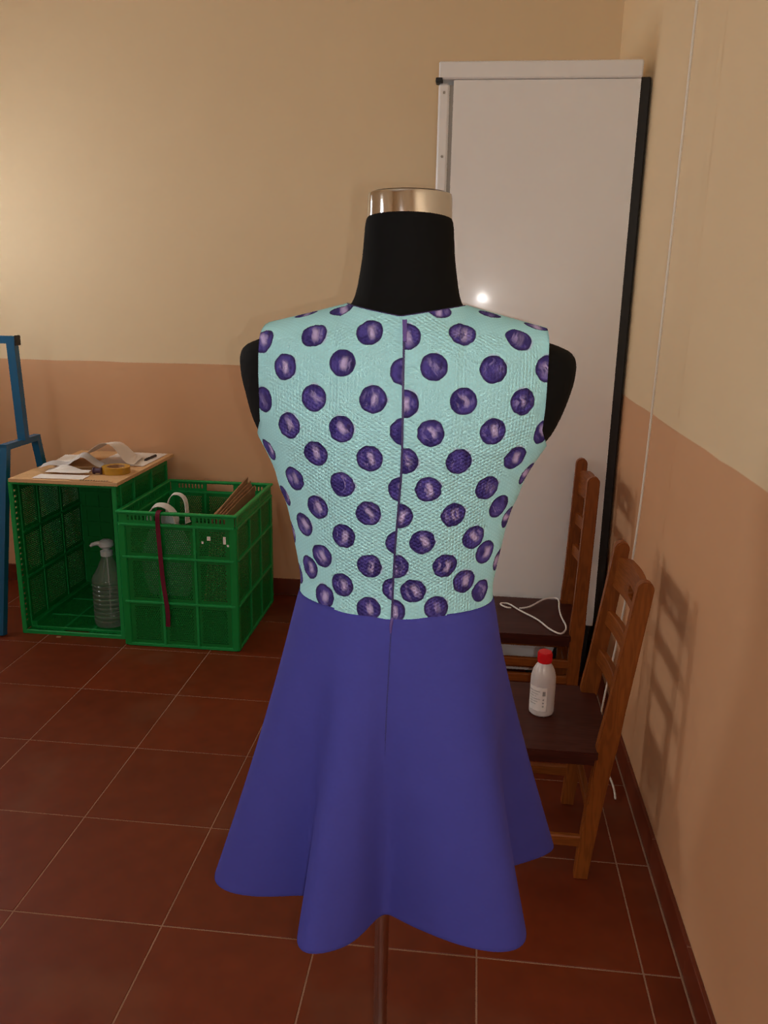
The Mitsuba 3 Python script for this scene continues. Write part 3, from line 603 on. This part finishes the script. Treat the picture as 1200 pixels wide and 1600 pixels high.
# ---------------------------------------------------------------- dress form
t = thing('dress_form', 'black jersey dress form with a metal neck cap on a slim pole stand', 'dress form')
zs = np.r_[np.linspace(0.86, 1.26, 50), np.linspace(1.265, 1.365, 60)[1:], np.linspace(1.37, 1.469, 30)]
NP = 96
V = []
for z in zs:
    a, n = float(fa(z)), float(fn(z))
    for k in range(NP):
        ph = 2*math.pi*k/NP
        c, s = math.cos(ph), math.sin(ph)
        ex = 2/n
        x = a*math.copysign(abs(c)**ex, c); b = float(ffr(z) if s > 0 else fbk(z)); y = b*math.copysign(abs(s)**ex, s)
        V.append((float(fcx(z))+x, BY+y, z))
V = np.array(V)
_w = np.clip((V[:, 2]-1.43)/0.03, 0, 1); V[:, 2] += 0.0055*_w*(BY-V[:, 1])/0.057       # the neck is cut slightly higher at the back
n0 = len(V)
V = np.vstack([V, [[BX, BY, zs[0]]], [[BX+0.007, BY, zs[-1]+0.002]]])
F = np.vstack([grid_faces(len(zs), NP, True), [[n0, (k+1) % NP, k] for k in range(NP)], [[n0+1, (len(zs)-1)*NP+k, (len(zs)-1)*NP+(k+1) % NP] for k in range(NP)]])
m = trimesh.Trimesh(V, F, process=False); m.fix_normals()
part(t, 'torso', m, 'jersey_black', smooth=True, label='black jersey covered torso and neck')
NX = BX+0.007
_cap = lathe([(0, 1.456), (0.0535, 1.456), (0.0548, 1.462), (0.0548, 1.466), (0.0540, 1.492), (0.0530, 1.4965), (0.046, 1.4990), (0.0, 1.5005)], NX, BY, 0, 64)
_v = np.array(_cap.vertices); _v[:, 2] += 0.0055*(BY-_v[:, 1])/0.057*np.clip((1.492-_v[:, 2])/0.03, 0, 1); _cap.vertices = _v
part(t, 'neck_cap', _cap, 'chrome', smooth=30, label='polished metal neck cap')
PX = 0.880
part(t, 'pole', lathe([(0, 0.02), (0.0112, 0.02), (0.0112, 0.90), (0, 0.90)], PX, BY, 0, 32), 'pole_metal', smooth=30, label='slim metal pole')
part(t, 'base', lathe([(0, 0.0012), (0.150, 0.0012), (0.153, 0.005), (0.150, 0.010), (0.05, 0.020), (0.022, 0.030), (0.018, 0.055), (0, 0.055)], PX, BY, 0, 64), 'pole_metal', smooth=30, label='round metal base plate')

# ---------------------------------------------------------------- the dress
RD = 0.0172
_zip = np.array([(0.9000, 1.3488), (0.9034, 1.2984), (0.9048, 1.2065), (0.9039, 1.1573), (0.9003, 1.1056), (0.8959, 1.0336), (0.8938, 0.9529)])
fzip = PchipInterpolator(_zip[::-1, 1], _zip[::-1, 0])
def dots(p, n, uv):
    zc = dr.clip(p.z, 0.953, 1.349)
    xz = mi.Float(_zip[0, 0])
    for (xa, za), (xb, zb) in zip(_zip[:-1].tolist(), _zip[1:].tolist()):
        xz = dr.select(zc < za, xa+(xb-xa)*(za-zc)/(za-zb), xz)
    right = p.x > xz
    best = mi.Float(9.0); ux = mi.Float(0); uz = mi.Float(0); idn = mi.Float(0)
    for k, (cx, cy, cz, sd) in enumerate(DOTS):
        d2 = dr.square(p.x-cx)+dr.square(p.y-cy)+dr.square(p.z-cz)
        near = (d2 < best) & (right if sd > 0 else ~right)
        best = dr.select(near, d2, best); ux = dr.select(near, p.x-cx, ux); uz = dr.select(near, p.z-cz, uz); idn = dr.select(near, float(k), idn)
    # the front carries the same staggered print
    fx, fz = (p.x-0.868)/0.0362, (p.z-1.175)/0.0372
    front = p.y > BY+0.01
    for b in (-1, 0, 1):
        jz = dr.floor(fz+0.5)+b
        odd = dr.abs(jz-2*dr.floor(jz/2))
        jx = dr.floor((fx-odd)/2+0.5)*2+odd
        d2 = dr.square((fx-jx)*0.0362)+dr.square((fz-jz)*0.0372)
        near = front & ((d2 < best) | (best > 0.01))
        near = front & (d2 < best)
        best = dr.select(near, d2, best); ux = dr.select(near, (fx-jx)*0.0362, ux); uz = dr.select(near, (fz-jz)*0.0372, uz); idn = dr.select(near, jx*7+jz*3+101, idn)
    d = dr.sqrt(best)
    an = dr.atan2(uz, ux)
    edge = RD*(0.95+0.11*noise(3*dr.cos(an)+7, 3*dr.sin(an)+7, idn*1.7))
    r = d/edge
    inside = 1-smoothstep(0.94, 1.02, r)
    ty = cell_rand(idn, 5); ang = (ty-0.5)*1.1-0.25
    a = ux*dr.cos(ang)-uz*dr.sin(ang); b = ux*dr.sin(ang)+uz*dr.cos(ang)
    wob = fbm(ux*90+idn*3, uz*90, idn, octaves=3)
    st = fbm(a*230+wob*2.5, b*70, idn*2.3, octaves=3)
    hl = smoothstep(0.50, 0.74, st)*smoothstep(1.0, 0.25, r)
    core = smoothstep(0.0058, 0.0008, dr.abs(a-0.002+0.004*(wob-0.5)))*smoothstep(0.62, 0.15, dr.abs(b)/RD)*smoothstep(0.25, 0.6, cell_rand(idn, 9)+0.2)
    dark = smoothstep(0.50, 0.72, fbm(ux*110+idn, uz*60+3, idn*4.1, octaves=3))*smoothstep(-0.4, 0.7, a/RD)
    c = mix((0.027, 0.019, 0.140), (0.060, 0.045, 0.245), smoothstep(0.3, 0.7, wob))
    c = mix(c, (0.022, 0.012, 0.070), 0.85*dark*(1-core))
    c = mix(c, (0.34, 0.28, 0.58), 0.72*hl)
    c = mix(c, (0.52, 0.43, 0.70), 0.85*core*smoothstep(0.35, 0.6, st+0.15))
    c = mix(c, (0.016, 0.008, 0.060), 0.85*smoothstep(0.70, 0.98, r)*smoothstep(0.25, 0.6, wob+0.15))
    halo = smoothstep(1.16, 1.0, r)*smoothstep(0.52, 0.70, noise(an*2.2+3, idn*2.1, 0.5))*smoothstep(-0.2, 0.6, ux/RD+uz/RD*0.6)
    base = mix((0.345, 0.690, 0.745), (0.375, 0.720, 0.770), fbm(p.x*30, p.y*30, p.z*30))
    wv = weave(p, n, uv)
    base = base*(0.955+0.06*smoothstep(-0.3, 0.6, wv))
    base = mix(base, (0.42, 0.40, 0.66), 0.6*halo)
    return base*(1-inside)+c*inside
def weave(p, n, uv):
    s = 2*math.pi/0.0046
    u, v = uv.x, uv.y
    return (dr.cos(s*u)+dr.cos(s*(0.5*u+0.866*v))+dr.cos(s*(0.5*u-0.866*v)))/3
mat('bodice_cloth', proc(dots), 0.62, 0.25, bump=proc(weave, eps=3e-4), scale=0.0014, sheen=0.2)
def skirt_col(p, n, uv):
    return mix((0.044, 0.045, 0.250), (0.051, 0.052, 0.280), fbm(p.x*300, p.y*300, p.z*300)*0.7+0.3*noise(p.x*25, p.y*25, p.z*25))
mat('skirt_cloth', proc(skirt_col), 0.8, 0.15, bump=proc(lambda p, n, uv: noise(uv.x*1400, uv.y*1400, 0.0), eps=3e-4), scale=0.00022, sheen=0.3)
mat('zip_violet', (0.085, 0.050, 0.21), 0.5)
mat('zip_dark', (0.030, 0.022, 0.085), 0.6)
mat('seam_dark', (0.026, 0.026, 0.140), 0.8)

t = thing('dress', 'sleeveless dress with purple-dotted turquoise bodice and violet-blue flared skirt on the dress form', 'dress')
def shell(outer, inner, nr, nc, wrap):
    """closed cloth of two nr x nc point grids"""
    O, I = outer.reshape(-1, 3), inner.reshape(-1, 3); n0 = len(O)
    F = grid_faces(nr, nc, wrap)
    if wrap: loops = [list(range(nc)), [(nr-1)*nc+k for k in range(nc)]]
    else: loops = [[k for k in range(nc)]+[i*nc+nc-1 for i in range(1, nr)]+[(nr-1)*nc+k for k in range(nc-2, -1, -1)]+[i*nc for i in range(nr-2, 0, -1)]]
    side = []
    for lp in loops:
        for a, b in zip(lp, lp[1:]+lp[:1]): side += [[a, b, b+n0], [a, b+n0, a+n0]]
    return np.vstack([O, I]), np.vstack([F, F[:, ::-1]+n0, side])
NU = 120
def half(front):
    rows, rows_in, uvr = [], [], []
    ph = np.linspace(math.pi, 0, NU+1); u = np.cos(ph)
    # denser samples near the edges come from the cosine
    lows = np.linspace(0.953, ZAB, 70)
    for z in lows:
        a = float(fa(z))+0.0055
        xx = a*u
        y = bodice_y(xx, np.full_like(xx, z), front)
        w = 0.0022*(meshkit.fbm(np.stack([xx*14, np.full_like(xx, z*26+xx*8), y*3], -1), 3, 4)-0.5)*np.exp(-((z-0.985)/0.035)**2)*2.2*np.sqrt(np.clip(1-u*u, 0, 1))
        y = y+(w if front else -w)
        rows.append(np.stack([fcx(z)+xx, BY+y, np.full_like(xx, z)], -1))
    a1 = float(fa(ZAB))+0.0055
    for k in range(1, 71):
        q = 1-(1-k/70)**1.35
        half_w = a1+(XARM-a1)*min(k/10, 1)
        xx = half_w*u
        zt = np.where(np.abs(xx) < 0.078, (neck_front(xx) if front else neck_back(xx)), dress_top(xx))
        z = ZAB+q*(zt-ZAB)
        y = bodice_y(xx, z, front)
        rows.append(np.stack([fcx(z)+xx, BY+y, z], -1))
    R = np.array(rows)
    return R
for front in (False, True):
    R = half(front)
    nr, nc = R.shape[:2]
    inn = R.copy()
    ctr = np.array([BX+0.003, BY, 0])
    dv = R-ctr; dv[..., 2] = 0
    ln = np.linalg.norm(dv, axis=-1, keepdims=True)
    inn = R-dv/np.maximum(ln, 1e-6)*0.0016
    V, F = shell(R, inn, nr, nc, False)
    seg = np.linalg.norm(np.diff(R, axis=1), axis=-1); arc = np.concatenate([np.zeros((nr, 1)), np.cumsum(seg, 1)], 1); arc -= arc[:, nc//2:nc//2+1]
    seg = np.linalg.norm(np.diff(R, axis=0), axis=-1); mid = np.r_[0, np.cumsum(seg[:, nc//2])]
    hgt = np.concatenate([np.zeros((1, nc)), np.cumsum(seg, 0)], 0)
    uv = np.stack([arc, hgt], -1).reshape(-1, 2); uv = np.vstack([uv, uv])
    m = trimesh.Trimesh(V, F, process=False)
    if not front: m = trimesh.Trimesh(V, F[:, ::-1], process=False)
    part(t, 'bodice_back' if not front else 'bodice_front', m, 'bodice_cloth', smooth=True, uv=uv, label='turquoise bodice with painterly purple dots' if not front else None)
    # neckline binding
    NB = [(BX+0.0062+x, BY+float(bodice_y(np.array([x]), np.array([(neck_front(x) if front else neck_back(x))]), front)[0])+(0.0008 if front else -0.0008), float(neck_front(x) if front else neck_back(x))) for x in np.linspace(-0.0765, 0.0765, 60)]
    part(t, 'neckline_edge', tube(NB, 0.0006, 6), 'zip_dark', smooth=True)
# back zipper with its pull
zz = np.linspace(0.953, 1.343, 90)
zx = fzip(zz); zy = BY+np.array([float(bodice_y(np.array([x-float(fcx(z))]), np.array([z]))[0]) for x, z in zip(zx, zz)])
part(t, 'zipper', band(np.c_[zx, zy-0.0006, zz], 0.0026, 0.0014, (1, 0, 0)), 'zip_dark', label='dark concealed back zipper')
pz = np.linspace(1.343, 1.318, 8); py = BY+np.array([float(bodice_y(np.array([fzip(z)-float(fcx(z))]), np.array([z]))[0]) for z in pz])
part(t, 'zip_pull', band(np.c_[fzip(pz)+0.0015, py-0.0035, pz], np.linspace(0.0055, 0.004, 8), 0.0026, (1, 0, 0)), 'zip_violet', label='violet zip pull')

# skirt
_hem = [(-180, .175), (-155, .235), (-130, .185), (-108, .205), (-88, .250), (-76, .272), (-68, .262), (-60, .215), (-54, .170), (-47, .146), (-40, .165), (-33, .205), (-25, .224), (-17, .206), (-10, .176), (-4, .138), (2, .120), (9, .124), (16, .138), (27, .168), (39, .215), (47, .244), (54, .251), (62, .232), (70, .198), (79, .168), (88, .172), (95, .208), (102, .263), (110, .266), (122, .215), (140, .225), (162, .19), (180, .175)]
_th, _rh = np.radians([q[0] for q in _hem]), np.array([q[1] for q in _hem])
fhem = CubicSpline(_th, _rh, bc_type='periodic')
def rwaist(th, z=0.956):
    # polar radius of the bodice ring at the waist; th from -y towards +x
    a = float(fa(z))+0.0062; b = np.where(np.cos(th) > 0, float(fbk(z))+0.0062, float(ffr(z))+0.0062)
    return 1/np.sqrt((np.sin(th)/a)**2+(np.cos(th)/b)**2)
def rmean(th): return 0.2085+0.022*np.abs(np.sin(th))**1.5-0.034*np.clip(np.cos(th), 0, 1)**2
ZH, ZW = 0.506, 0.958
def skirt_r(th, t):
    rw, rm = rwaist(th), rmean(th)
    return rw+(rm-rw)*(t**0.92)+(fhem(th)-rm)*t**1.5
NT, NTH = 90, 360
th = np.linspace(-math.pi, math.pi, NTH, endpoint=False)
rows, rin = [], []
for i in range(NT):
    tt = i/(NT-1)
    r = skirt_r(th, tt)
    z = ZW+(ZH-ZW)*tt+0*th
    z = z+0.012*tt*(fhem(th)-0.2)/0.06*0.0
    rows.append(np.stack([BX+r*np.sin(th), BY-r*np.cos(th), z], -1))
    ri = r-0.0022
    rin.append(np.stack([BX+ri*np.sin(th), BY-ri*np.cos(th), z], -1))
R, Ri = np.array(rows), np.array(rin)
V, F = shell(R, Ri, NT, NTH, True)
uvs = np.stack([np.broadcast_to(th*0.2, (NT, NTH)), R[..., 2]], -1).reshape(-1, 2)
m = trimesh.Trimesh(V, F, process=False)
if m.volume < 0: m = trimesh.Trimesh(V, F[:, ::-1], process=False)
part(t, 'skirt', m, 'skirt_cloth', smooth=True, uv=np.vstack([uvs, uvs]), label='violet-blue flared skirt with a wavy hem')
ths = math.radians(2.0)
tv = np.linspace(0.0, 0.80, 60)
rs = np.array([float(skirt_r(np.array([ths]), q)[0]) for q in tv])
sx = np.interp(tv, [0, 0.3, 1], [0.0038, 0.001, -0.004])
part(t, 'back_seam', band(np.c_[BX+sx, BY-rs-0.0002, ZW+(ZH-ZW)*tv], 0.0017, 0.0010, (1, 0, 0)), 'seam_dark', label='fine centre back seam')
part(t, 'zip_end', tube([(0.8945, BY-float(rwaist(np.array([0.0]))[0])-0.002, 0.956), (0.8930, BY-float(rwaist(np.array([0.0]))[0])-0.004, 0.945), (0.8932, BY-float(rwaist(np.array([0.0]))[0])-0.0055, 0.935)], [0.0018, 0.0022, 0.0014], 8), 'zip_violet', smooth=True)
